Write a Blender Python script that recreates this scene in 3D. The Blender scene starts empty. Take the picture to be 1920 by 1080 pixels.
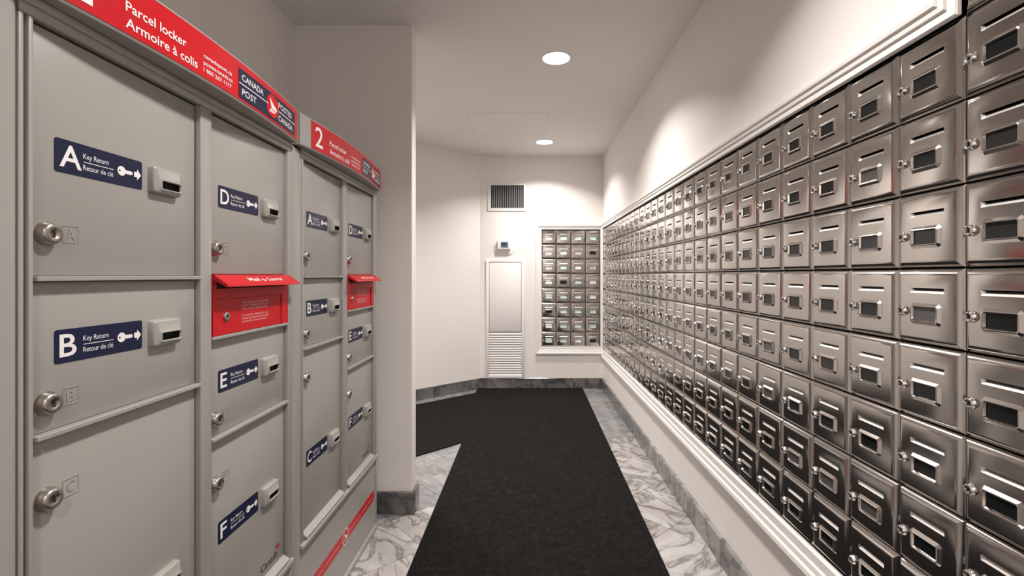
import bpy, bmesh, math, random
from mathutils import Vector, Matrix
random.seed(7)
SC = bpy.context.scene
COL = SC.collection

# ------------------------------------------------------------------ camera
EYE = 1.375
cam_d = bpy.data.cameras.new('camera')
cam = bpy.data.objects.new('camera', cam_d); COL.objects.link(cam)
cam.location = (0, 0, EYE); cam.rotation_euler = (math.pi/2, 0, 0)
cam_d.sensor_width = 36; cam_d.sensor_fit = 'HORIZONTAL'
cam_d.lens = 36*890/1920
cam_d.shift_x = -24/1920; cam_d.shift_y = -24/1920
cam_d.clip_start = .02
SC.camera = cam

# ------------------------------------------------------------------ world, exposure
w = bpy.data.worlds.new('world'); SC.world = w; w.use_nodes = True
w.node_tree.nodes['Background'].inputs[0].default_value = (.5, .48, .46, 1)
w.node_tree.nodes['Background'].inputs[1].default_value = .02
SC.view_settings.view_transform = 'Standard'
SC.view_settings.look = 'None'
SC.view_settings.gamma = 1
SC.view_settings.use_curve_mapping = False
SC.view_settings.exposure = 0.0
LAMP_W = 28.5
LAMP_SPREAD = math.radians(128)
LAMP_COL = (1.0, .938, .895)
# ceiling lamps of the room: two in view, one above the parcel lockers, one behind the camera and one in the side bay
LAMPS = [(.21, 3.17), (.215, 5.165), (.12, 1.15), (.12, -1.1), (-1.6, 3.85)]

# ------------------------------------------------------------------ dimensions
CEIL = EYE + 1.45
XW = .95            # right wall plane
XL = -1.34          # wall behind the lockers
YE = 5.78           # end wall
YB = -1.6           # wall behind the camera
XF = -2.3           # far left of the side bay
YF0, YF1 = 2.75, 2.85   # partition beside the lockers
XP = -.655          # free end of the partition
ANG0 = (-.5455, YE); ANG1 = (-1.212, 5.186)
_s = (XF-ANG0[0])/(ANG1[0]-ANG0[0])
ANG2 = (XF, ANG0[1] + _s*(ANG1[1]-ANG0[1]))
LX = -.81           # locker front plane

# ------------------------------------------------------------------ materials
MATS = {}
def newmat(name):
    m = bpy.data.materials.new(name); m.use_nodes = True
    MATS[name] = m
    return m, m.node_tree.nodes, m.node_tree.links, m.node_tree.nodes['Principled BSDF']
def plain(name, col, rough=.5, metal=0., coat=0., spec=.5):
    m, n, l, b = newmat(name)
    b.inputs['Base Color'].default_value = (*col, 1)
    b.inputs['Roughness'].default_value = rough
    b.inputs['Metallic'].default_value = metal
    b.inputs['Specular IOR Level'].default_value = spec
    b.inputs['Coat Weight'].default_value = coat
    b.inputs['Coat Roughness'].default_value = .06
    return m
def objcoord(n, l, scale=(1, 1, 1), rand=True):
    tc = n.new('ShaderNodeTexCoord'); mp = n.new('ShaderNodeMapping')
    mp.inputs['Scale'].default_value = scale
    l.new(tc.outputs['Object'], mp.inputs['Vector'])
    if rand:
        oi = n.new('ShaderNodeObjectInfo'); mu = n.new('ShaderNodeMath'); mu.operation = 'MULTIPLY'
        mu.inputs[1].default_value = 73.0
        l.new(oi.outputs['Random'], mu.inputs[0]); l.new(mu.outputs[0], mp.inputs['Location'])
    return mp.outputs['Vector']
def noise(n, l, vec, scale, detail=3, rough=.5, dist=0.):
    t = n.new('ShaderNodeTexNoise')
    t.inputs['Scale'].default_value = scale; t.inputs['Detail'].default_value = detail
    t.inputs['Roughness'].default_value = rough; t.inputs['Distortion'].default_value = dist
    l.new(vec, t.inputs['Vector']); return t.outputs['Fac']
def ramp(n, l, fac, stops):
    r = n.new('ShaderNodeValToRGB')
    e = r.color_ramp.elements
    while len(e) < len(stops): e.new(.5)
    for i, (p, c) in enumerate(stops):
        e[i].position = p; e[i].color = (*c, 1)
    l.new(fac, r.inputs['Fac']); return r.outputs['Color']
def bump(n, l, b, h, strength, dist):
    bp = n.new('ShaderNodeBump'); bp.inputs['Strength'].default_value = strength
    bp.inputs['Distance'].default_value = dist
    l.new(h, bp.inputs['Height']); l.new(bp.outputs['Normal'], b.inputs['Normal'])

def wall_mat(name, col, stroke):
    m, n, l, b = newmat(name)
    b.inputs['Roughness'].default_value = .62
    v = objcoord(n, l, (1, 1, 1), False)
    f = noise(n, l, v, 1.7, 2)
    c = ramp(n, l, f, [(.3, tuple(x*.97 for x in col)), (.7, col)])
    l.new(c, b.inputs['Base Color'])
    v2 = objcoord(n, l, stroke, False)
    f2 = noise(n, l, v2, 30, 3)
    bump(n, l, b, f2, .12, .004)
    return m
wall_mat('wall_paint', (.80, .765, .735), (1, 1, 1))
wall_mat('wallpaper', (.80, .765, .735), (1, .35, 3.2))
wall_mat('ceiling_paint', (.78, .745, .715), (1, 1, 1))
plain('trim_paint', (.82, .79, .765), .38)
plain('panel_paint', (.80, .775, .76), .42)

def marble(name, base, vein, vein_w, clouds, rough):
    m, n, l, b = newmat(name)
    b.inputs['Roughness'].default_value = rough
    v = objcoord(n, l, (1, 2.2, 1), True)
    f1 = noise(n, l, v, 2.2, 5, .52, 2.0)
    s = n.new('ShaderNodeMath'); s.operation = 'SUBTRACT'; s.inputs[1].default_value = .5
    a = n.new('ShaderNodeMath'); a.operation = 'ABSOLUTE'
    l.new(f1, s.inputs[0]); l.new(s.outputs[0], a.inputs[0])
    mid = tuple((x+y)/2 for x, y in zip(base, vein))
    c1 = ramp(n, l, a.outputs[0], [(0, vein), (vein_w*.5, mid), (vein_w*1.5, base), (1, base)])
    f2 = noise(n, l, v, 1.3, 5, .6, 1.2)
    c2 = ramp(n, l, f2, [(.35, clouds), (.62, (1, 1, 1))])
    mx = n.new('ShaderNodeMix'); mx.data_type = 'RGBA'; mx.blend_type = 'MULTIPLY'
    mx.inputs['Factor'].default_value = 1
    l.new(c1, mx.inputs[6]); l.new(c2, mx.inputs[7]); l.new(mx.outputs[2], b.inputs['Base Color'])
    return m
marble('marble_white', (.45, .435, .425), (.165, .155, .15), .042, (.66, .64, .63), .15)
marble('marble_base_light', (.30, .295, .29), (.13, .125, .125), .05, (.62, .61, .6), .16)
marble('marble_grey', (.285, .285, .285), (.20, .197, .197), .06, (.68, .68, .69), .09)
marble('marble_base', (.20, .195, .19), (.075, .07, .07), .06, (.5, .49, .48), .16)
plain('grout', (.18, .17, .165), .8)

m, n, l, b = newmat('carpet')
b.inputs['Roughness'].default_value = .95; b.inputs['Specular IOR Level'].default_value = .15
v = objcoord(n, l, (1, 1, 1), False)
f = noise(n, l, v, 230, 2, .6); f2 = noise(n, l, v, 26, 5, .8)
w1 = n.new('ShaderNodeTexWave'); w1.bands_direction = 'DIAGONAL'; w1.inputs['Scale'].default_value = 38
w1.inputs['Distortion'].default_value = 2.5; w1.inputs['Detail Scale'].default_value = 3
mpz = n.new('ShaderNodeMapping'); mpz.inputs['Scale'].default_value = (1, 1, 0); l.new(v, mpz.inputs['Vector']); l.new(mpz.outputs['Vector'], w1.inputs['Vector'])
mm = n.new('ShaderNodeMath'); mm.operation = 'MULTIPLY'; l.new(f, mm.inputs[0]); l.new(f2, mm.inputs[1])
m2 = n.new('ShaderNodeMath'); m2.operation = 'MULTIPLY_ADD'; m2.inputs[1].default_value = .055
l.new(w1.outputs['Fac'], m2.inputs[0]); l.new(mm.outputs[0], m2.inputs[2])
c = ramp(n, l, m2.outputs[0], [(.16, (.0018, .0015, .0014)), (.28, (.0055, .0045, .0041)), (.40, (.018, .0155, .014)), (.52, (.060, .053, .048))])
l.new(c, b.inputs['Base Color'])
bump(n, l, b, f, .8, .004)

m, n, l, b = newmat('steel')
b.inputs['Metallic'].default_value = 1; b.inputs['Roughness'].default_value = .14
b.inputs['Base Color'].default_value = (.54, .51, .485, 1)
v = objcoord(n, l, (1, 1, 1), True)
bump(n, l, b, noise(n, l, v, 7, 1), .13, .006)
plain('steel_frame', (.64, .60, .57), .17, 1)
plain('steel_lip', (.82, .79, .76), .42, 1)
plain('chrome', (.72, .70, .68), .10, 1)
plain('lock_nickel', (.40, .36, .33), .34, 1)
plain('case_dark', (.018, .016, .015), .6)
plain('black', (.006, .006, .006), .7)
plain('pane_dark', (.008, .010, .010), .10, 0, 0, .3)
plain('pane_dusk', (.022, .023, .023), .12, 0, 0, .35)
plain('pane_grey', (.075, .072, .070), .16, 0, 0, .4)
for nm, base in (('card_cyan', (.66, .83, .83)), ('card_white', (.86, .90, .90)), ('card_grey', (.55, .57, .56))):
    m, n, l, b = newmat(nm)
    b.inputs['Roughness'].default_value = .45
    v = objcoord(n, l, (22, 22, 60), True)
    c = ramp(n, l, noise(n, l, v, 1.2, 1), [(.60, base), (.72, tuple(x*.35 for x in base))])
    l.new(c, b.inputs['Base Color'])
plain('locker_grey', (.308, .296, .277), .34, 0, 0)
plain('locker_shell', (.33, .317, .298), .4)
plain('red', (.50, .0055, .012), .36, 0, .05, .3)
plain('navy', (.008, .011, .042), .35, 0, 0, .3)
plain('print_white', (.80, .78, .77), .4)
plain('print_pink', (.74, .42, .40), .4)
plain('ink', (.035, .03, .03), .5)
plain('slot_black', (.004, .004, .004), .8)
plain('thermostat_white', (.80, .775, .76), .35)
plain('screen', (.03, .06, .10), .12)
plain('screen_grey', (.18, .20, .20), .2)
plain('vent_white', (.80, .775, .755), .4)
plain('hatch_line', (.60, .57, .55), .6)
plain('slat_grey', (.42, .40, .385), .45)
m, n, l, b = newmat('lamp_lens')
b.inputs['Base Color'].default_value = (1, .97, .93, 1)
b.inputs['Emission Color'].default_value = (1, .95, .90, 1)
b.inputs['Emission Strength'].default_value = 14

# ------------------------------------------------------------------ mesh helpers
class MB:
    def __init__(s): s.v = []; s.f = []; s.m = []; s.sm = []
    def poly(s, pts, mi=0, smooth=False):
        i = len(s.v); s.v += [tuple(p) for p in pts]
        s.f.append(tuple(range(i, i+len(pts)))); s.m.append(mi); s.sm.append(smooth)
    def raw(s, vs, fs, mi=0, smooth=False):
        i = len(s.v); s.v += [tuple(p) for p in vs]
        for f in fs:
            s.f.append(tuple(i+k for k in f)); s.m.append(mi); s.sm.append(smooth)
    def box(s, x0, x1, y0, y1, z0, z1, mi=0):
        s.raw([(x0,y0,z0),(x1,y0,z0),(x1,y1,z0),(x0,y1,z0),(x0,y0,z1),(x1,y0,z1),(x1,y1,z1),(x0,y1,z1)],
              [(0,3,2,1),(4,5,6,7),(0,1,5,4),(1,2,6,5),(2,3,7,6),(3,0,4,7)], mi)
    def bbox(s, x0, x1, y0, y1, z0, z1, bev=.003, seg=2, mi=0, smooth=True):
        bm = bmesh.new(); bmesh.ops.create_cube(bm, size=1)
        for q in bm.verts:
            q.co = (x0+(q.co.x+.5)*(x1-x0), y0+(q.co.y+.5)*(y1-y0), z0+(q.co.z+.5)*(z1-z0))
        bmesh.ops.bevel(bm, geom=bm.edges[:], offset=bev, segments=seg, affect='EDGES', profile=.5)
        bm.verts.index_update()
        s.raw([q.co[:] for q in bm.verts], [[q.index for q in f.verts] for f in bm.faces], mi, smooth)
        bm.free()
    def lathe_y(s, cx, cz, prof, seg=16, mi=0, smooth=True):
        """profile [(radius, y)] turned about an axis along y"""
        rings = []
        vs = []; fs = []
        for r, y in prof:
            for k in range(seg):
                a = 2*math.pi*k/seg
                vs.append((cx+r*math.cos(a), y, cz+r*math.sin(a)))
        for i in range(len(prof)-1):
            for k in range(seg):
                a, b_ = i*seg+k, i*seg+(k+1) % seg
                fs.append((a, b_, b_+seg, a+seg))
        fs.append(tuple(range((len(prof)-1)*seg, len(prof)*seg)))
        s.raw(vs, fs, mi, smooth)
    def prism(s, pts, z0, z1, mi=0):
        """xy outline (counter-clockwise) extruded in z"""
        k = len(pts)
        vs = [(x, y, z0) for x, y in pts]+[(x, y, z1) for x, y in pts]
        fs = [tuple(reversed(range(k))), tuple(range(k, 2*k))]
        fs += [(i, (i+1) % k, k+(i+1) % k, k+i) for i in range(k)]
        s.raw(vs, fs, mi)
    def mesh(s, name, mats):
        me = bpy.data.meshes.new(name); me.from_pydata(s.v, [], s.f)
        for mt in mats: me.materials.append(MATS[mt])
        me.polygons.foreach_set('material_index', s.m)
        me.polygons.foreach_set('use_smooth', s.sm)
        me.update(); return me
    def build(s, name, mats, parent=None, loc=(0, 0, 0), rotz=0):
        if isinstance(mats, str): mats = [mats]
        return link(name, s.mesh(name, mats), parent, loc, rotz)
def link(name, me, parent=None, loc=(0, 0, 0), rotz=0):
    o = bpy.data.objects.new(name, me); COL.objects.link(o)
    o.parent = parent; o.location = loc; o.rotation_euler = (0, 0, rotz)
    return o
def empty(name, loc, rotz, label, cat, group=None):
    o = bpy.data.objects.new(name, None); COL.objects.link(o)
    o.empty_display_size = .05
    o.location = loc; o.rotation_euler = (0, 0, rotz)
    o['label'] = label; o['category'] = cat
    if group: o['group'] = group
    return o
def tag(o, label, cat, group=None):
    o['label'] = label; o['category'] = cat
    if group: o['group'] = group
    return o
def struct(o, label=None, cat=None):
    o['kind'] = 'structure'
    if label: o['label'] = label
    if cat: o['category'] = cat
    return o

# flat lettering: text curve -> polygons
_tc = {}
def text_polys(body, bold=0.):
    key = (body, bold)
    if key in _tc: return _tc[key]
    cu = bpy.data.curves.new('t', 'FONT'); cu.body = body; cu.size = 1; cu.resolution_u = 3; cu.offset = bold
    ob = bpy.data.objects.new('t', cu); COL.objects.link(ob)
    dg = bpy.context.evaluated_depsgraph_get()
    me = bpy.data.meshes.new_from_object(ob.evaluated_get(dg))
    vs = [(q.co.x, q.co.y) for q in me.vertices]; fs = [tuple(p.vertices) for p in me.polygons]
    bpy.data.objects.remove(ob); bpy.data.curves.remove(cu); bpy.data.meshes.remove(me)
    _tc[key] = (vs, fs); return _tc[key]
def put_text(mb, body, x0, z0, width, cap, y=0., mi=1, bold=.0, fn=None):
    """text with baseline at z0, left edge at x0; y may be replaced by fn(x, z)"""
    vs, fs = text_polys(body, bold)
    hv, _ = text_polys('H', 0.)
    h = max(q[1] for q in hv)
    xa = min(q[0] for q in vs); xb = max(q[0] for q in vs)
    sx = width/(xb-xa); sz = cap/h
    pts = []
    for a, c in vs:
        x = x0+(a-xa)*sx; z = z0+c*sz
        pts.append((x, fn(x, z) if fn else y, z))
    mb.raw(pts, fs, mi)
def flat(mb, pts2, y, mi, fn=None):
    mb.poly([(x, fn(x, z) if fn else y, z) for x, z in pts2], mi)
def rrect(x0, x1, z0, z1, r, k=4):
    out = []
    for cx, cz, a0 in ((x1-r, z1-r, 0), (x0+r, z1-r, 90), (x0+r, z0+r, 180), (x1-r, z0+r, 270)):
        for i in range(k+1):
            a = math.radians(a0+90*i/k); out.append((cx+r*math.cos(a), cz+r*math.sin(a)))
    return out
def slab_xz(mb, pts, y0, y1, mi=0):
    """xz outline (as seen from the front) from front y0 back to y1"""
    k = len(pts)
    vs = [(x, y0, z) for x, z in pts]+[(x, y1, z) for x, z in pts]
    mb.raw(vs, [tuple(range(k))]+[(i, i+k, (i+1) % k+k, (i+1) % k) for i in range(k)], mi)
def circle(cx, cz, rx, rz, k=24):
    return [(cx+rx*math.cos(2*math.pi*i/k), cz+rz*math.sin(2*math.pi*i/k)) for i in range(k)]

# ------------------------------------------------------------------ room shell
TH = .15
# mailbox grid on the right wall
PY = .1813; ZB = .475; ZT = 1.942; PZ = (ZT-ZB)/8
Y0 = 1.0324; NCOL = 26; Y26 = Y0+NCOL*PY; YM1 = Y0-PY
Z9 = ZT+PZ
CASE_D = .14
b = MB()
b.box(XW, XW+.2, YB-TH, YE+TH, -.05, ZB)
b.box(XW, XW+.2, Y0, YE+TH, ZT, CEIL)
b.box(XW, XW+.2, YM1, Y0, Z9, CEIL)
b.box(XW, XW+.2, YB-TH, YM1, ZB, CEIL)
b.box(XW, XW+.2, Y26, YE+TH, ZB, ZT)
b.box(XW+.16, XW+.2, YM1, Y26, ZB, Z9)
struct(b.build('wall_right', 'wallpaper'), 'white papered wall holding the long bank of mailboxes', 'wall')
# end wall with the opening for the small bank
EX0, EX1 = 1015.6, 1125.4
K_E = YE/890
EBX0 = (1015.6-984)*K_E; EPX = .1785; EBX1 = EBX0+4*EPX
EBZ1 = EYE+(516-430.5)*K_E; EPZ = .1780; EBZ0 = EBZ1-8*EPZ
b = MB()
b.box(ANG0[0]-.25, EBX0, YE, YE+.2, -.05, CEIL)
b.box(EBX0, EBX1, YE, YE+.2, -.05, EBZ0)
b.box(EBX0, EBX1, YE, YE+.2, EBZ1, CEIL)
b.box(EBX1, XW, YE, YE+.2, -.05, CEIL)
b.box(EBX0, EBX1, YE+.16, YE+.2, EBZ0, EBZ1)
struct(b.build('wall_end', 'wall_paint'), 'white end wall with small mailbox bank, vent and thermostat', 'wall')
def wall_between(name, p, q, th, label, mat='wall_paint'):
    """vertical slab; the room is on the left of p -> q"""
    d = Vector((q[0]-p[0], q[1]-p[1])).normalized(); nrm = Vector((d.y, -d.x))
    b = MB()
    pts = [p, q, (q[0]+nrm.x*th, q[1]+nrm.y*th), (p[0]+nrm.x*th, p[1]+nrm.y*th)]
    area = sum(pts[i][0]*pts[(i+1) % 4][1]-pts[(i+1) % 4][0]*pts[i][1] for i in range(4))
    if area < 0: pts.reverse()
    b.prism(pts, -.05, CEIL)
    return struct(b.build(name, mat), label, 'wall')
wall_between('wall_angled', ANG0, ANG2, TH, 'white slanted wall between end wall and side bay')
wall_between('wall_bay', ANG2, (XF, YF1), TH, 'white wall at the far side of the bay')
wall_between('wall_back', (XL, YB), (XW, YB), TH, 'white wall behind the camera')
wall_between('wall_left', (XL, YF0), (XL, YB), TH, 'beige white wall behind the grey parcel lockers')
b = MB(); b.box(XF-TH, XP, YF0, YF1, -.05, CEIL)
struct(b.build('wall_partition', 'wall_paint'), 'white wall stub just beyond the parcel lockers', 'wall')
b = MB(); b.box(XF-TH, XW+.2, YB-TH, YE+.2, CEIL, CEIL+.1)
# recesses for the lamps are formed by the lamp cans, which hang flush
struct(b.build('ceiling', 'ceiling_paint'), 'smooth white ceiling with recessed lights', 'ceiling')

# ------------------------------------------------------------------ carpet outline, floor tiles
CARPET = [(.655, YB+.05), (.66, 2.17), (.70, 5.752), (-.571, 5.745), (-.576, 5.513), (-1.17, 4.995)]
d1 = (-.594, -.518); k = (XF+.03+1.17)/d1[0]
CARPET.append((XF+.03, 4.995+k*d1[1]))
CARPET += [(XF+.03, 2.88), (-1.56, 2.88), (-.515, 3.885), (-.539, 2.17), (-.56, YB+.05)]
b = MB(); b.prism(CARPET, .0005, .009)
tag(b.build('carpet_runner', 'carpet'), 'black woven carpet mat along the aisle with branch into side bay', 'carpet')
def inside(p, poly):
    c = False; j = len(poly)-1
    for i in range(len(poly)):
        if (poly[i][1] > p[1]) != (poly[j][1] > p[1]) and p[0] < (poly[j][0]-poly[i][0])*(p[1]-poly[i][1])/(poly[j][1]-poly[i][1])+poly[i][0]:
            c = not c
        j = i
    return c
def clip(poly, a, b_, c):
    """keep a*x+b*y <= c"""
    out = []
    for i in range(len(poly)):
        p, q = poly[i], poly[(i+1) % len(poly)]
        fp, fq = a*p[0]+b_*p[1]-c, a*q[0]+b_*q[1]-c
        if fp <= 0: out.append(p)
        if fp*fq < 0:
            t = fp/(fp-fq); out.append((p[0]+t*(q[0]-p[0]), p[1]+t*(q[1]-p[1])))
    return out
b = MB(); b.box(XF-TH, XW+.2, YB-TH, YE+.2, -.08, -.004)
FLOOR = struct(b.build('floor', 'grout'), 'marble tiled floor laid diagonally', 'floor')
TA = math.radians(42); ux, uy = math.cos(TA), math.sin(TA)
TS = .362
an = Vector((ANG1[1]-ANG0[1], -(ANG1[0]-ANG0[0]))); an.normalize()   # points out of the room?
if an.x*(-1-0)+an.y*(6-0) < 0: an = -an
ac = an.x*ANG0[0]+an.y*ANG0[1]
for i in range(-22, 24):
    for j in range(-22, 24):
        c0 = 2.475+TS*i; t0 = 1.22+.3615*j
        g = .0013
        quad = []
        for tt, cc in ((t0+g, c0+g), (t0+.3615-g, c0+g), (t0+.3615-g, c0+TS-g), (t0+g, c0+TS-g)):
            quad.append((ux*tt-uy*cc, uy*tt+ux*cc))
        cx = sum(q[0] for q in quad)/4; cy = sum(q[1] for q in quad)/4
        p = quad
        for a_, b_, c_ in ((1, 0, XW), (-1, 0, -XF), (0, 1, YE), (0, -1, -YB), (an.x, an.y, ac)):
            if p: p = clip(p, a_, b_, c_)
        if len(p) < 3: continue
        if max(q[1] for q in p) < YF0 and max(q[0] for q in p) < LX-.05: continue
        if max(q[1] for q in p) < .2: continue
        if max(q[0] for q in p) < XP and max(q[1] for q in p) < YF1+.02 and min(q[1] for q in p) > YF0-.25 and max(q[0] for q in p) < XL: continue
        if all(inside(q, CARPET) for q in p): continue
        mb = MB(); h = random.uniform(-.0003, .0003)
        loc = [(q[0]-cx, q[1]-cy) for q in p]
        r = Matrix.Rotation(-TA+random.choice((0, math.pi/2, math.pi, -math.pi/2)), 2)
        rz = -math.atan2(r[1][0], r[0][0])
        lp = [tuple(r @ Vector(q)) for q in loc]
        mb.prism(lp, -.006, h)
        mb.build('floor_tile', 'marble_grey' if i >= 0 else 'marble_white', FLOOR, (cx, cy, 0), rz)

# ------------------------------------------------------------------ marble baseboards, piece by piece
BH = .125; BT = .022
def baseboard(name, p, q, label, pitch=.36, light_to=0.):
    """against the wall line p -> q, room on the left"""
    d = Vector((q[0]-p[0], q[1]-p[1])); L = d.length; d.normalize(); nrm = Vector((-d.y, d.x))
    root = bpy.data.objects.new(name, None); COL.objects.link(root)
    root.location = (p[0], p[1], 0); root.rotation_euler = (0, 0, math.atan2(d.y, d.x))
    struct(root, label, 'baseboard')
    s = 0.; first = True
    while s < L-1e-4:
        e = min(L, s+(pitch*random.uniform(.9, 1.0)))
        if L-e < .08: e = L
        mb = MB()
        mb.bbox(-(e-s)/2+.0006, (e-s)/2-.0006, 0.001, BT+random.uniform(-.0006, .0006), .0, BH, .0025, 1, smooth=False)
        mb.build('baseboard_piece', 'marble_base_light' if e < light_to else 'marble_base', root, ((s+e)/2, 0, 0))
        s = e
    return root
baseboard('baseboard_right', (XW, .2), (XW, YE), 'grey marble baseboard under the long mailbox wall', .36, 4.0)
baseboard('baseboard_end', (XW-BT, YE), ANG0, 'dark grey marble baseboard along the end wall')
baseboard('baseboard_angled', ANG0, ANG2, 'dark grey marble baseboard along the slanted wall')
baseboard('baseboard_partition', (XP+BT, YF0), (XL+.01, YF0), 'grey marble baseboard on the wall stub')
baseboard('baseboard_stub', (XP, YF1), (XP, YF0), 'grey marble baseboard on the end of the wall stub')

# ------------------------------------------------------------------ picture-frame mouldings round the banks
def sweep(name, pts, widths, prof, closed, place, label):
    """pts in (s, z), outside of the bank on the LEFT of travel; prof [(fraction of width, projection)]"""
    N = len(pts); nseg = N if closed else N-1
    def line(i, f):
        p, q = Vector(pts[i]), Vector(pts[(i+1) % N]); d = (q-p).normalized(); nr = Vector((-d.y, d.x))
        return p+nr*widths[i]*f, d
    rows = []
    for f, h in prof:
        row = []
        for k in range(N):
            if not closed and k in (0, N-1):
                i = 0 if k == 0 else nseg-1
                p, d = line(i, f); base = Vector(pts[k]); row.append(p + d*((base-p).dot(d)))
            else:
                p, d = line((k-1) % N, f); q, e = line(k % N, f)
                cr = d.x*e.y-d.y*e.x
                t = ((q.x-p.x)*e.y-(q.y-p.y)*e.x)/cr
                row.append(p+d*t)
        rows.append([(v.x, v.y, h) for v in row])
    mb = MB()
    for a in range(len(rows)-1):
        for k in range(nseg):
            k2 = (k+1) % N
            mb.poly([place(*rows[a][k]), place(*rows[a][k2]), place(*rows[a+1][k2]), place(*rows[a+1][k])])
    o = mb.build(name, 'trim_paint')
    bm = bmesh.new(); bm.from_mesh(o.data); bmesh.ops.remove_doubles(bm, verts=bm.verts, dist=1e-5)
    bmesh.ops.recalc_face_normals(bm, faces=bm.faces); bm.to_mesh(o.data); bm.free()
    return struct(o, label, 'trim')
PROF = [(0, -.012), (0, .008), (.06, .012), (.38, .012), (.42, .018), (.62, .020), (.70, .026), (.86, .028), (.95, .022), (1.0, .010), (1.0, -.004)]
# right bank: outline with the tall column at the near end
sweep('trim_1', [(YM1, Z9), (YM1, ZB), (Y26, ZB), (Y26, ZT), (Y0, ZT), (Y0, Z9)][::-1], [.06, .06, .032, .098, .06, .06], PROF, True,
      lambda s, z, h: (XW-h, s, z), 'white stepped moulding around the long mailbox bank')
sweep('trim_2', [(EBX0, EBZ0), (EBX0, EBZ1), (EBX1, EBZ1), (EBX1, EBZ0)], [.075, .058, .034, .098], PROF, True,
      lambda s, z, h: (s, YE-h, z), 'white stepped moulding around the small mailbox bank on end wall')

# ------------------------------------------------------------------ mailboxes
def mailbox_meshes(W, H, fs_=1.):
    hw = W/2-.0016; H0 = .0016; H1 = H-.0016
    d = MB()
    def rect(i, y): return [(-hw+i, y, H0+i), (hw-i, y, H0+i), (hw-i, y, H1-i), (-hw+i, y, H1-i)]
    def ringset(rings, smooth):
        vs = []; fs = []
        for i, y in rings: vs += rect(i, y)
        for a in range(len(rings)-1):
            for k in range(4):
                p, q = a*4+k, a*4+(k+1) % 4
                fs.append((p, q, q+4, p+4))
        if not smooth: d.raw(vs, fs, 0, False)
        return vs, fs
    # edge and rolled bevel, each side on its own so that the mitres stay crisp
    prof = [(0, .0115), (.0025, .0078), (.0052, .0052), (.0090, .0026), (.0122, .0010)]
    for k in range(4):
        vs = []
        for i, y in prof:
            r_ = rect(i, y); vs += [r_[k], r_[(k+1) % 4]]
        d.raw(vs, [(2*a, 2*a+1, 2*a+3, 2*a+2) for a in range(len(prof)-1)], 0, True)
        r0_, r1_ = rect(0, .0135), rect(0, .0115)
        d.raw([r0_[k], r0_[(k+1) % 4], r1_[(k+1) % 4], r1_[k]], [(0, 1, 2, 3)], 0, False)
    sx, s0, s1 = .0475, H*.675, H*.675+.0118
    vs, fs = ringset([(.0122, .0010), (.0140, .0003), (.0165, 0)], True)
    base = len(vs)-4; h = len(vs)
    vs += [(-sx, 0, s0), (sx, 0, s0), (sx, 0, s1), (-sx, 0, s1)]       # flat middle with the slot cut out
    for k in range(4):
        fs.append((base+k, base+(k+1) % 4, h+(k+1) % 4, h+k))
    d.raw(vs, fs, 0, True)
    door = d.mesh('door', ['steel'])
    s = MB()   # the metal below the slot is pressed inwards
    a, b_, c, e = (-sx, 0, s0), (sx, 0, s0), (sx-.005, .0070, s0+.0088), (-sx+.005, .0070, s0+.0088)
    s.raw([a, b_, c, e, (-sx, 0, s1), (sx, 0, s1)], [(0, 1, 2, 3), (0, 3, 4), (1, 5, 2)], 0)
    slot = s.mesh('slot_lip', ['steel_lip'])
    # raised card frame
    wx0, wx1, wz0, wz1 = -.0465, .0415, H*.40-.0262, H*.40+.0262
    f = MB()
    prof = [(a*fs_, c) for a, c in [(0, .0004), (.0062, -.0058), (.0078, -.0066), (.0094, -.0060), (.0112, -.0012)]]
    vs = []; fs = []
    for i, y in prof:
        vs += [(x, y, z) for x, z in rrect(wx0+i, wx1-i, wz0+i, wz1-i, max(.0015, .007-i*.5), 1)]
    k = 8
    for a in range(len(prof)-1):
        for j in range(k):
            fs.append((a*k+j, (a+1)*k+j, (a+1)*k+(j+1) % k, a*k+(j+1) % k))
    f.raw(vs, fs, 0, False)
    frame = f.mesh('card_frame', ['steel_frame'])
    g = MB()
    g.poly([(wx0+.0100*fs_, -.0012, wz0+.0100*fs_), (wx1-.0100*fs_, -.0012, wz0+.0100*fs_), (wx1-.0100*fs_, -.0012, wz1-.0100*fs_), (wx0+.0100*fs_, -.0012, wz1-.0100*fs_)])
    panes = {mname: g.mesh('card_pane', [mname]) for mname in ('pane_dark', 'pane_dusk', 'pane_grey', 'card_cyan', 'card_white', 'card_grey')}
    q = MB(); lx, lz = -W/2+.0225, H*.425
    q.lathe_y(lx, lz, [(.0125, .0005), (.0125, -.0025), (.0108, -.0035), (.0108, -.0075), (.0096, -.009), (.0070, -.009), (.0066, -.0082)], 14)
    lock = q.mesh('lock', ['chrome'])
    q = MB(); q.box(lx-.0012, lx+.0012, -.0086, -.0075, lz-.0045, lz+.0045)
    key = q.mesh('keyhole', ['black'])
    q = MB()
    x0, x1, z0, z1 = -W/2+.0003, W/2-.0003, .0003, H-.0003
    # open-fronted dark case behind the door
    q.raw([(x0, .0128, z0), (x1, .0128, z0), (x1, .0128, z1), (x0, .0128, z1), (x0, CASE_D, z0), (x1, CASE_D, z0), (x1, CASE_D, z1), (x0, CASE_D, z1)],
          [(0, 1, 5, 4), (1, 2, 6, 5), (2, 3, 7, 6), (3, 0, 4, 7), (4, 5, 6, 7)])
    case = q.mesh('case', ['case_dark'])
    return door, slot, frame, panes, lock, key, case
NUM = ['zero', 'one', 'two', 'three', 'four', 'five', 'six', 'seven', 'eight', 'nine', 'ten', 'eleven', 'twelve', 'thirteen', 'fourteen', 'fifteen', 'sixteen',
       'seventeen', 'eighteen', 'nineteen', 'twenty', 'twenty-one', 'twenty-two', 'twenty-three', 'twenty-four', 'twenty-five', 'twenty-six', 'twenty-seven']
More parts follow.
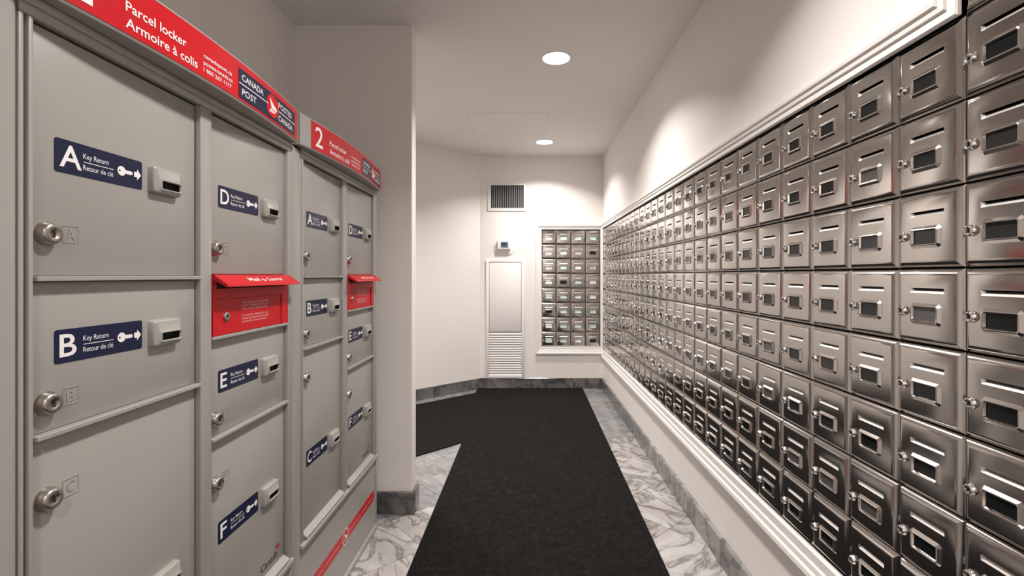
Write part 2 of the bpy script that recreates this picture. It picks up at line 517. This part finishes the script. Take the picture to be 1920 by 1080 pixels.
def put_mailbox(ms, loc, rotz, label, group, pane):
    door, slot, frame, panes, lock, key, case = ms
    r = empty('mailbox', loc, rotz, label, 'mailbox', group)
    r.rotation_euler = (random.uniform(-.006, .006), 0, rotz+random.uniform(-.006, .006))
    link('case', case, r); link('door', door, r); link('slot_lip', slot, r)
    fr = link('card_frame', frame, r); link('card_pane', panes[pane], fr)
    lk = link('lock', lock, r); link('keyhole', key, lk)
    lk_rot = random.uniform(-.25, .25)
    return r
RM = mailbox_meshes(PY, PZ)
for c in range(-1, NCOL):
    for rw in range(-1 if c < 0 else 0, 8):
        z = ZT-(rw+1)*PZ
        y = Y0+(c+.5)*PY
        if c < 0:
            lab = 'steel mailbox in the tall nearest column of right wall, row %s from its top' % NUM[rw+2]
        else:
            lab = 'steel mailbox on right wall, row %s from top, column %s from the near end' % (NUM[rw+1], NUM[c+2])
        u = random.random()
        pane = 'pane_dark' if u < .72 else ('pane_dusk' if u < .92 else 'pane_grey')
        put_mailbox(RM, (XW, y, z), -math.pi/2, lab, 'mailboxes in the long bank on the right wall', pane)
EM = mailbox_meshes(EPX, EPZ, .62)
EMPTY_CARDS = {(1, 3), (3, 1), (5, 0), (7, 3)}
for rw in range(8):
    for c in range(4):
        dark = (rw, c) in EMPTY_CARDS
        lab = 'steel mailbox on end wall, row %s from top, column %s from left, %s' % (NUM[rw+1], NUM[c+1], 'dark empty window' if dark else 'pale name card')
        pane = 'pane_dark' if dark else random.choice(['card_cyan', 'card_cyan', 'card_white', 'card_grey' if rw < 3 else 'card_cyan'])
        put_mailbox(EM, (EBX0+(c+.5)*EPX, YE, EBZ1-(rw+1)*EPZ), 0, lab, 'mailboxes in the small bank on the end wall', pane)

# ------------------------------------------------------------------ parcel lockers
def key_sticker(letter):
    s = MB(); W, H = .19, .060
    slab_xz(s, rrect(0, W, 0, H, .005), -.0008, 0, 0)
    y = -.0011
    wid = {'A': .042, 'B': .032, 'C': .034, 'D': .037, 'E': .028, 'F': .027}[letter]
    put_text(s, letter, .009, .0115, wid, .039, y, 1, .012)
    put_text(s, 'Key Return', .054, .0345, .054, .0095, y, 1, .0)
    put_text(s, 'Retour de clé', .054, .0135, .064, .0095, y, 1, .0)
    flat(s, [(.055, .0275), (.119, .0275), (.119, .0287), (.055, .0287)], y, 1)
    # key: round bow with a hole, shaft with teeth
    cx, cz, ro, ri = .138, .030, .0098, .0022
    n_ = 16
    for k in range(n_):
        a, b_ = 2*math.pi*k/n_, 2*math.pi*(k+1)/n_
        ox = -.0045
        s.poly([(cx+ro*math.cos(a), y, cz+ro*math.sin(a)), (cx+ro*math.cos(b_), y, cz+ro*math.sin(b_)),
                (cx+ox+ri*math.cos(b_), y, cz+ri*math.sin(b_)), (cx+ox+ri*math.cos(a), y, cz+ri*math.sin(a))], 1)
    flat(s, [(.145, .0265), (.150, .0265), (.152, .0255), (.155, .0265), (.158, .0255), (.161, .0265), (.1635, .0265), (.166, .030), (.163, .0335), (.145, .0335)], y-.0001, 1)
    flat(s, [(.169, .0245), (.1765, .0245), (.1765, .0355), (.169, .0355)], y, 1)
    flat(s, [(.1765, .0185), (.187, .030), (.1765, .0415)], y, 1)
    return s.mesh('sticker', ['navy', 'print_white'])
def key_slot_mesh():
    s = MB(); W, H, D = .084, .060, .0145
    ox0, ox1, oz0, oz1 = .021, .077, .013, .029
    vs = []; fs = []
    outer = [(0, 0), (.001, -.010), (.0028, -.0132), (.006, -D)]
    k = 12
    for i, y in outer:
        vs += [(x, y, z) for x, z in rrect(i, W-i, i, H-i, max(.006-i*.4, .002), 2)]
    for a in range(len(outer)-1):
        for j in range(k):
            fs.append((a*k+j, (a+1)*k+j, (a+1)*k+(j+1) % k, a*k+(j+1) % k))
    top = (len(outer)-1)*k
    # raised lip round the opening, then the opening
    lips = [(.005, -D), (.0035, -D-.003), (.001, -D-.003), (0, -D+.001), (0, -.004)]
    lb = len(vs)
    for e, y in lips:
        vs += [(x, y, z) for x, z in rrect(ox0-e, ox1+e, oz0-e, oz1+e, .003, 2)]
    for j in range(k): fs.append((top+j, lb+j, lb+(j+1) % k, top+(j+1) % k))
    for a in range(len(lips)-2):
        for j in range(k):
            fs.append((lb+a*k+j, lb+(a+1)*k+j, lb+(a+1)*k+(j+1) % k, lb+a*k+(j+1) % k))
    s.raw(vs, fs, 0, True)
    a = len(lips)-2
    iv = vs[lb+a*k:lb+(a+2)*k]
    s.raw(iv, [(j, k+j, k+(j+1) % k, (j+1) % k) for j in range(k)]+[tuple(range(k, 2*k))], 1)
    return s.mesh('key_slot', ['locker_grey', 'slot_black'])
def door_lock_mesh():
    s = MB()
    s.lathe_y(0, 0, [(.0205, .0005), (.0205, -.004), (.0190, -.0065), (.0178, -.012), (.0165, -.0150), (.0135, -.0165), (.0085, -.0165), (.0080, -.0155)], 20)
    s.box(-.0012, .0012, -.0162, -.015, -.0055, .0055, 1)
    return s.mesh('lock', ['lock_nickel', 'black'])
def letter_plate(letter):
    s = MB(); W = .031
    for x0, x1, z0, z1 in ((0, W, 0, .0011), (0, W, W-.0011, W), (0, .0011, 0, W), (W-.0011, W, 0, W)):
        s.box(x0, x1, -.0009, .0002, z0, z1)
    put_text(s, letter, .008, .006, .015, .019, -.0009, 0, .01)
    return s.mesh('letter_plate', ['locker_grey'])
STICK = {c: key_sticker(c) for c in 'ABCDEF'}
KEYSLOT = key_slot_mesh(); DLOCK = door_lock_mesh()
PLATE = {c: letter_plate(c) for c in 'ABCDEF'}

def wing(mb, cx, cz, rx, rz, y, mi, fn=None):
    P = lambda pts: flat(mb, [(cx+a*rx, cz+b_*rz) for a, b_ in pts], y, mi, fn)
    P([(-.52, .66), (.02, .22), (.72, -.18), (.62, -.30), (-.20, -.22), (-.28, -.05)])
    P([(-.36, -.28), (.60, -.36), (.50, -.44), (-.46, -.38)])
    P([(-.50, -.44), (.42, -.50), (.24, -.60), (-.62, -.60)])

def parcel_locker(num, ys, label):
    y0, yp, a0, a1, b0, b1, y1 = ys
    W = y1-y0
    root = empty('parcel_locker', (LX, y0, 0), math.pi/2, label, 'locker', 'grey parcel lockers')
    X = lambda v: v-y0
    TOP = 1.832; DT = 1.797; LOW = .405
    G = 'locker_grey'
    depth = -LX-(-XL)  # negative: distance to the wall behind
    back = (LX-XL)-.015
    # carcass
    b = MB(); b.box(.004, W-.0015, .034, back, .01, TOP)
    b.build('body', 'locker_shell', root)
    # rounded corner post
    b = MB(); b.bbox(0, X(yp), -.004, .05, 0, TOP, .016, 4); b.build('corner_post', G, root)
    # stiles
    def stile(xa, xb, y=0.): 
        b = MB(); b.bbox(xa, xb, y, .036, LOW-.02, DT+.004, .002, 2); b.build('stile', G, root)
    g = .0050
    post = X(yp)
    mid = post+(X(a0)-post)*.42
    stile(post+.0005, mid-.003, .001); stile(mid+.0035, X(a0)-g, .0)
    xm = (X(a1)+X(b0))/2
    stile(X(a1)+g, X(b0)-g*.5, .0)
    xr = X(b1)+g+(W-X(b1)-g)*.55
    stile(X(b1)+g, xr-.001, .0); stile(xr+.001, W-.001, -.001)
    b = MB(); b.bbox(post+.0005, W-.001, -.001, .018, DT+.004, TOP+.001, .002, 2)
    b.bbox(post+.0005, W-.001, -.007, .018, DT+.020, TOP+.001, .003, 2); b.build('top_rail', G, root)
    # header: box bowed outwards in plan
    HB, HT = TOP+.001, EYE+.572
    h0, h1 = .012, W-.004
    def bow(x):
        u = (x-(h0+h1)/2)/((h1-h0)/2); u = max(-1., min(1., u))
        return -(.022+.033*(1-u*u))
    N = 28
    b = MB(); vs = []; fs = []
    cap = .004
    xs = [h0+(h1-h0)*i/N for i in range(N+1)]
    ringz = [(HB, .006), (HB+.0, .0), (HB+.004, -.002), (HT-.006, -.002), (HT, .003)]
    rows = []
    for z, dy in ringz: rows.append([(x, bow(x)+dy, z) for x in xs])
    rows[0] = [(x, .0, HB) for x in xs]
    rows.append([(x, .03, HT) for x in xs])
    for rw in range(len(rows)-1):
        for i in range(N):
            b.poly([rows[rw][i], rows[rw][i+1], rows[rw+1][i+1], rows[rw+1][i]], 0, False)
    # ends and back
    b.poly([(h0, .03, HB), rows[1][0], rows[2][0], rows[3][0], rows[4][0], (h0, .03, HT)])
    b.poly([rows[1][N], (h1, .03, HB), (h1, .03, HT), rows[4][N], rows[3][N], rows[2][N]])
    b.poly([(h1, .03, HB), (h0, .03, HB), (h0, .03, HT), (h1, .03, HT)])
    hd = b.build('header', G, root)
    # printed sign on the header
    s = MB()
    r0, r1 = h0+.066, h1-.006
    fn = lambda x, z: bow(x)-.0032
    fn2 = lambda x, z: bow(x)-.0040
    fn3 = lambda x, z: bow(x)-.0044
    fn4 = lambda x, z: bow(x)-.0048
    zb, zt = HB+.0055, HT-.008
    def band(xa, xb, za, zb_, mi, f):
        m_ = max(1, int((xb-xa)/.03))
        for i in range(m_):
            p, q = xa+(xb-xa)*i/m_, xa+(xb-xa)*(i+1)/m_
            flat(s, [(p, za), (q, za), (q, zb_), (p, zb_)], 0, mi, f)
    band(r0, r1, zb, zt, 0, fn)
    RW = r1-r0
    E = EYE
    put_text(s, num, r0+RW*.030, E+.478, .040 if num == '1' else .052, .072, 0, 2, .006, fn2)
    put_text(s, 'Parcel locker', r0+RW*.150, E+.507, RW*.175, .0185, 0, 2, .012, fn2)
    put_text(s, 'Armoire à colis', r0+RW*.150, E+.4755, RW*.215, .0185, 0, 2, .012, fn2)
    for i, (t, wd) in enumerate((('canadapost.ca', .125), ('postescanada.ca', .128), ('1 800 267-1177', .122))):
        put_text(s, t, r0+RW*.388, E+.511-i*.0165, RW*wd, .0092, 0, 2, .008, fn2)
    lx0, lx1 = r0+RW*.548, r0+RW*.968
    lz0, lz1 = E+.4695, E+.5475
    lm = (lx0+lx1)/2; lz = (lz0+lz1)/2
    band(lx0, lx1, lz0, lz1, 1, fn2)
    band(lx0, lx1, lz-.0012, lz+.0012, 2, fn3)
    rr = .034
    c_ = circle(lm, lz, rr*1.03, rr)
    flat(s, c_, 0, 0, lambda x, z: bow(lm)-.0062)
    wing(s, lm, lz, rr, rr, 0, 2, lambda x, z: bow(lm)-.0068)
    hw = lx1-lm
    put_text(s, 'CANADA', lx0+.014, lz+.0105, hw*.62, .0165, 0, 2, .006, fn3)
    put_text(s, 'POST', lx0+.014, lz-.028, hw*.40, .0165, 0, 2, .006, fn3)
    put_text(s, 'POSTES', lm+rr+.010, lz+.0105, hw*.58, .0165, 0, 2, .006, fn3)
    put_text(s, 'CANADA', lm+rr+.010, lz-.028, hw*.62, .0165, 0, 2, .006, fn3)
    s.build('sign', ['red', 'navy', 'print_white'], hd)
    # doors
    def ledge(xa, xb, z0, z1, out=.004):
        b = MB(); b.bbox(xa, xb, -out, .03, z0, z1, .0011, 1, smooth=False); b.build('ledge', G, root)
    def door(letter, xa, xb, z0, z1, st_top, lock_z, plate=True):
        b = MB()
        b.bbox(xa, xb, .012, .032, z0, z1, .0022, 2)
        dr = b.build('door', G, root, (0, 0, 0))
        dr['label'] = 'grey steel compartment door %s' % letter
        o = link('sticker', STICK[letter], dr, (xa+.0405, .012, st_top-.060))
        link('key_slot', KEYSLOT, dr, (xa+.0405+.192+.014, .012, st_top-.062))
        link('lock', DLOCK, dr, (xa+.0262, .012, lock_z))
        link('letter_plate', PLATE[letter], dr, (xa+.0555, .012, lock_z-.013))
        return dr
    A0, A1, B0, B1 = X(a0), X(a1), X(b0), X(b1)
    E = EYE
    door('A', A0, A1, E-.002, DT, E+.2425, E+.071)
    ledge(A0-.002, A1+.002, E-.0105, E-.002)
    door('B', A0, A1, E-.269, E-.0115, E-.0965, E-.220)
    ledge(A0-.002, A1+.002, E-.2775, E-.269)
    door('C', A0, A1, LOW+.006, E-.2785, E-.664, E-.384)
    dD = door('D', B0, B1, E+.002, DT, E+.2425, E+.071)
    door('E', B0, B1, E-.427, E-.170, E-.257, E-.382)
    ledge(B0-.002, B1+.002, E-.4355, E-.427)
    dF = door('F', B0, B1, LOW+.006, E-.4365, E-.664, E-.553)
    for xa, xb in ((A0, A1), (B0, B1)):
        b = MB()   # sloped sill at the foot of the doors
        pr = [(.018, LOW+.020), (.012, LOW+.020), (-.009, LOW+.004), (-.009, LOW-.001), (.018, LOW-.001)]
        k = len(pr)
        vs = [(xa+.004, y, z) for y, z in pr]+[(xb-.002, y, z) for y, z in pr]
        b.raw(vs, [tuple(range(k)), tuple(reversed(range(k, 2*k)))]+[(i, (i+1) % k+0, (i+1) % k+k, i+k) for i in range(k)])
        o = b.build('sill', G, root)
        bm = bmesh.new(); bm.from_mesh(o.data); bmesh.ops.recalc_face_normals(bm, faces=bm.faces); bm.to_mesh(o.data); bm.free()
    b = MB(); b.bbox(post+.0005, W-.001, -.012, .018, LOW-.024, LOW-.006, .003, 2); b.build('bottom_rail', G, root)
    # small wordmark with flag on door F
    s = MB()
    put_text(s, 'Canada', B1-.142, LOW+.039, .100, .022, .0114, 0, .004)
    fx, fz = B1-.054, LOW+.064
    flat(s, [(fx, fz), (fx+.006, fz), (fx+.006, fz+.014), (fx, fz+.014)], .0114, 1)
    flat(s, [(fx+.016, fz), (fx+.022, fz), (fx+.022, fz+.014), (fx+.016, fz+.014)], .0114, 1)
    flat(s, [(fx+.011, fz+.002), (fx+.0145, fz+.007), (fx+.011, fz+.012), (fx+.0075, fz+.007)], .0114, 1)
    s.build('wordmark', ['ink', 'red'], dF)
    # red letter slot
    z0, z1 = E-.161, E+.001
    b = MB()
    b.box(B0, B1, .004, .02, z0, z1)                                   # back plate
    b.box(B0, B1, -.002, .0045, E-.063, E-.036)                        # band above the little door
    b.box(B0, B0+.014, -.002, .0045, E-.036, z1)
    b.box(B1-.022, B1, -.002, .0045, E-.036, z1)
    b.box(B1-.040, B1, -.002, .0045, z0, E-.063)
    b.box(B0, B0+.010, -.002, .0045, z0, E-.063)
    ms = b.build('mail_slot', 'red', root); ms['label'] = 'red letter slot with hinged lid'
    b = MB(); b.box(B0+.0105, B1-.0405, .0012, .0045, z0+.0015, E-.0645); b.build('collection_door', 'red', ms)
    b = MB(); b.box(B0+.016, B1-.024, .0015, .0043, E-.0355, E-.004); b.build('slot_opening', 'slot_black', ms)
    b = MB()   # lid, sloping outwards
    pr = [(.004, E+.001), (-.004, E+.001), (-.040, E-.024), (-.042, E-.030), (-.038, E-.031), (.004, E-.008)]
    k = len(pr)
    vs = [(B0-.001, y, z) for y, z in pr]+[(B1+.001, y, z) for y, z in pr]
    b.raw(vs, [tuple(range(k)), tuple(reversed(range(k, 2*k)))]+[(i, (i+1) % k, (i+1) % k+k, i+k) for i in range(k)])
    o = b.build('lid', 'red', ms)
    bm = bmesh.new(); bm.from_mesh(o.data); bmesh.ops.recalc_face_normals(bm, faces=bm.faces); bm.to_mesh(o.data); bm.free()
    s = MB()
    # lettering on the lid: along the slope
    T0, T1 = Vector((-.004, E+.001)), Vector((-.040, E-.024)); dd = (T1-T0).normalized(); nn = Vector((dd.y, -dd.x))
    if nn.y < 0: nn = -nn
    def onlid(mb, body, x, wd, cap, up):
        tmp = MB(); put_text(tmp, body, x, 0, wd, cap, 0, 0, .012)
        pts = []
        for px, _, pz in tmp.v:
            q = T1-dd*(pz+up)+nn*.0006; pts.append((px, q.x, q.y))
        mb.raw(pts, tmp.f, 0)
    Wd = B1-B0
    onlid(s, 'Mail', B0+Wd*.31, Wd*.14, .015, .013)
    onlid(s, 'Courrier', B0+Wd*.56, Wd*.23, .015, .013)
    cxx = B0+Wd*.505
    dm = [(-.010, .024), (.003, .021), (.011, .015), (.002, .011), (-.004, .015)]
    s.poly([(cxx+a, (T1-dd*b_+nn*.0006).x, (T1-dd*b_+nn*.0006).y) for a, b_ in dm])
    s.build('lid_lettering', 'print_white', ms)
    s = MB()
    for i, t in enumerate(('This mailbox is emptied daily', 'at this building Monday to', 'Friday except for statutory holidays')):
        put_text(s, t, B0+Wd*.33, E-.0815-.0088*i, Wd*.36, .0060, .0008, 0, .008)
    for i, t in enumerate(('Le courrier déposé ici est', 'ramassé quotidiennement du lundi', 'au vendredi sauf les jours fériés')):
        put_text(s, t, B0+Wd*.33, E-.1180-.0088*i, Wd*(.36 if i < 2 else .33), .0060, .0008, 0, .008)
    s.build('notice_lettering', 'print_pink', ms)
    s = MB(); s.lathe_y(B0+.057, E-.112, [(.0118, .0015), (.0118, -.003), (.0100, -.0045), (.004, -.0045), (.0035, -.003)], 16)
    o = s.build('slot_lock', 'lock_nickel', ms)
    s = MB(); s.lathe_y(B0+.057, E-.112, [(.0035, -.0035), (.0034, -.0047)], 10); s.build('slot_lock_keyhole', 'black', ms)
    ledge(B0-.002, B1+.002, z0-.0085, z0-.0003, .004)
    # plinth with the red stripe
    b = MB(); b.box(post+.0005, W-.012, .004, .02, .0, LOW-.022); pl = b.build('plinth', G, root)
    b = MB(); b.bbox(W-.0115, W-.001, -.002, .018, .0, LOW-.024, .002, 2); b.build('corner_strip', G, root)
    b = MB(); b.bbox(post+.0005, W-.012, -.010, .006, .0, .028, .004, 2); b.build('kick_strip', G, root)
    s = MB()
    sx0, sx1 = post+.03, W-.03
    s.box(sx0, sx1, .0032, .0042, .165, .218, 0)
    cm = (sx0+sx1)/2
    put_text(s, 'canadapost.ca   postescanada.ca', sx0+.03, .187, (cm-sx0)-.08, .009, .0028, 1, .01)
    put_text(s, 'canadapost.ca   postescanada.ca', cm+.05, .187, (sx1-cm)-.08, .009, .0028, 1, .01)
    flat(s, circle(cm, .1915, .036, .036), .0026, 2)
    flat(s, circle(cm, .1915, .031, .031), .0023, 0)
    wing(s, cm, .1915, .030, .030, .0020, 2)
    s.build('stripe', ['red', 'print_pink', 'print_white'], pl)
    return root
parcel_locker('1', (.700, .760, .788, 1.182, 1.231, 1.620, 1.646), 'large grey parcel locker with red header marked 1, nearest the camera')
parcel_locker('2', (1.648, 1.712, 1.744, 2.112, 2.172, 2.540, 2.592), 'grey parcel locker with red header marked 2, beside the wall stub')

# ------------------------------------------------------------------ end wall fittings
PX = lambda x: (x-984)*K_E
PZZ = lambda y: EYE+(516-y)*K_E
# ventilation grille
vx0, vx1, vz0, vz1 = PX(914.5), PX(986.5), PZZ(396), PZZ(344)
gx0, gx1, gz0, gz1 = PX(920.7), PX(982), PZZ(390.5), PZZ(347.5)
r = empty('vent_grille', ((vx0+vx1)/2, YE, vz0), 0, 'white air vent with vertical slats high on end wall', 'vent')
def rel(b, x0): b.v = [(x-(vx0+vx1)/2, y-YE, z-vz0) for x, y, z in b.v]; return b
b = MB()
vs = []; fs = []
fp = [(vx0, vx1, vz0, vz1, 0), (vx0+.002, vx1-.002, vz0+.002, vz1-.002, -.012), (gx0, gx1, gz0, gz1, -.016), (gx0, gx1, gz0, gz1, -.001)]
for x0, x1, z0, z1, y in fp: vs += [(x0, YE+y, z0), (x1, YE+y, z0), (x1, YE+y, z1), (x0, YE+y, z1)]
for a in range(3):
    for k in range(4): fs.append((a*4+k, a*4+(k+1) % 4, (a+1)*4+(k+1) % 4, (a+1)*4+k))
b.raw(vs, fs); rel(b, 0).build('frame', 'vent_white', r)
b = MB(); b.poly([(gx0, YE-.0006, gz0), (gx1, YE-.0006, gz0), (gx1, YE-.0006, gz1), (gx0, YE-.0006, gz1)]); rel(b, 0).build('duct', 'black', r)
NS = 17; sp = (gx1-gx0)/(NS+1)
sl = MB(); a = .0034
sl.raw([(-a, -.013, 0), (-a+.003, -.014, 0), (a, -.002, 0), (a-.003, -.001, 0)]+[(-a, -.013, gz1-gz0), (-a+.003, -.014, gz1-gz0), (a, -.002, gz1-gz0), (a-.003, -.001, gz1-gz0)],
       [(0, 1, 5, 4), (1, 2, 6, 5), (2, 3, 7, 6), (3, 0, 4, 7)])
slm = sl.mesh('slat', ['slat_grey'])
for i in range(NS): link('slat', slm, r, (gx0+sp*(i+1)-(vx0+vx1)/2, 0, gz0-vz0))

# thermostat
tx, tz = PX(945.5), PZZ(478)
r = empty('thermostat', (tx, YE, tz), 0, 'white wall thermostat with small dark screen on end wall', 'thermostat')
b = MB()
pl = rrect(-.125, .125, 0, .20, .085, 6)
slab_xz(b, pl, -.008, 0); b.build('back_plate', 'thermostat_white', r)
b = MB(); b.bbox(-.082, .080, -.048, -.006, PZZ(468.5)-tz, PZZ(450)-tz, .012, 3); b.build('body', 'thermostat_white', r)
b = MB()
x0, x1, z0, z1 = PX(939.4)-tx, PX(953.3)-tx, PZZ(465)-tz, PZZ(454.3)-tz
b.box(x0, x1, -.0492, -.047, z0, z1); sc = b.build('screen', 'screen_grey', r)
b = MB(); b.poly([(x0+.004, -.0496, z0+.016), (x1-.018, -.0496, z0+.016), (x1-.018, -.0496, z1-.004), (x0+.004, -.0496, z1-.004)]); b.build('display', 'screen', sc)

# louvred access door
ax0, ax1, az0, az1 = PX(911.7), PX(983), BH+.001, PZZ(487)
acx = (ax0+ax1)/2
r = empty('access_door', (acx, YE, az0), 0, 'tall white access panel with louvres below on end wall', 'panel')
hw = (ax1-ax0)/2; H = az1-az0
zs = PZZ(622)-az0    # panel above, louvres below
b = MB()
fw = .034
b.bbox(-hw, -hw+fw, -.020, 0, 0, H, .003, 2); b.bbox(hw-fw, hw, -.020, 0, 0, H, .003, 2)
b.bbox(-hw+fw-.003, hw-fw+.003, -.0195, 0, H-fw, H, .003, 2); b.bbox(-hw+fw-.003, hw-fw+.003, -.0195, 0, 0, fw, .003, 2)
b.build('frame', 'panel_paint', r)
b = MB(); b.bbox(-hw+fw+.004, hw-fw-.004, -.017, 0, zs+.004, H-fw-.004, .003, 2); b.build('panel', 'panel_paint', r)
b = MB(); b.box(-hw+fw-.001, hw-fw+.001, -.0015, 0, fw, zs); b.build('louvre_back', 'slat_grey', r)
NL = 18; lp = (zs-.006-fw)/NL
b = MB(); lw = hw-fw-.001
b.raw([(-lw, -.017, 0), (lw, -.017, 0), (lw, -.017, .006), (-lw, -.017, .006), (-lw, -.002, lp*.80), (lw, -.002, lp*.80), (-lw, -.002, lp*.6), (lw, -.002, lp*.6)],
      [(0, 1, 2, 3), (3, 2, 5, 4), (1, 0, 6, 7), (4, 5, 7, 6)])
lm_ = b.mesh('louvre', ['panel_paint'])
for i in range(NL): link('louvre', lm_, r, (0, 0, fw+.001+i*lp))

# ceiling hatch
b = MB(); b.box(-.36, .36, -.333, .333, -.0006, .001)
r = empty('ceiling_hatch', (-.155, 4.577, CEIL), 0, 'square flush access hatch in the ceiling', 'hatch')
b.build('hatch_panel', 'ceiling_paint', r)
b = MB()
for x0, x1, y0, y1 in ((-.366, -.362, -.339, .339), (.362, .366, -.339, .339), (-.362, .362, -.339, -.335), (-.362, .362, .335, .339)):
    b.box(x0, x1, y0, y1, -.0006, .0)
b.build('hatch_gap', 'hatch_line', r)

# ------------------------------------------------------------------ recessed ceiling lamps
LL = ['round recessed ceiling light nearer the camera, above the carpet', 'round recessed ceiling light near the end wall',
      'round recessed ceiling light overhead of the parcel lockers', 'round recessed ceiling light behind the camera', 'round recessed ceiling light in the side bay']
for (lx, ly), lab in zip(LAMPS, LL):
    r = empty('ceiling_light', (lx, ly, CEIL), 0, lab, 'light', 'recessed ceiling lights')
    def turn(prof, name, mat, seg=32, capit=False):
        mb = MB(); vs = []; fs = []
        for rad, z in prof:
            for k in range(seg): vs.append((rad*math.cos(2*math.pi*k/seg), rad*math.sin(2*math.pi*k/seg), z))
        for a in range(len(prof)-1):
            for k in range(seg): fs.append((a*seg+k, (a+1)*seg+k, (a+1)*seg+(k+1) % seg, a*seg+(k+1) % seg))
        if capit: fs.append(tuple(reversed(range((len(prof)-1)*seg, len(prof)*seg))))
        mb.raw(vs, fs, 0, True); return mb.build(name, mat, r)
    turn([(.104, 0), (.103, -.003), (.096, -.006), (.090, -.004), (.088, -.001)], 'trim_ring', 'trim_paint')
    turn([(.0885, -.0012), (.02, -.0016)], 'lens', 'lamp_lens', 32, True)
    ld = bpy.data.lights.new('lamp_bulb', 'AREA'); ld.shape = 'DISK'; ld.size = .16
    ld.energy = LAMP_W; ld.color = LAMP_COL; ld.spread = LAMP_SPREAD
    lo = bpy.data.objects.new('lamp_bulb', ld); COL.objects.link(lo); lo.parent = r
    lo.location = (0, 0, -.007)
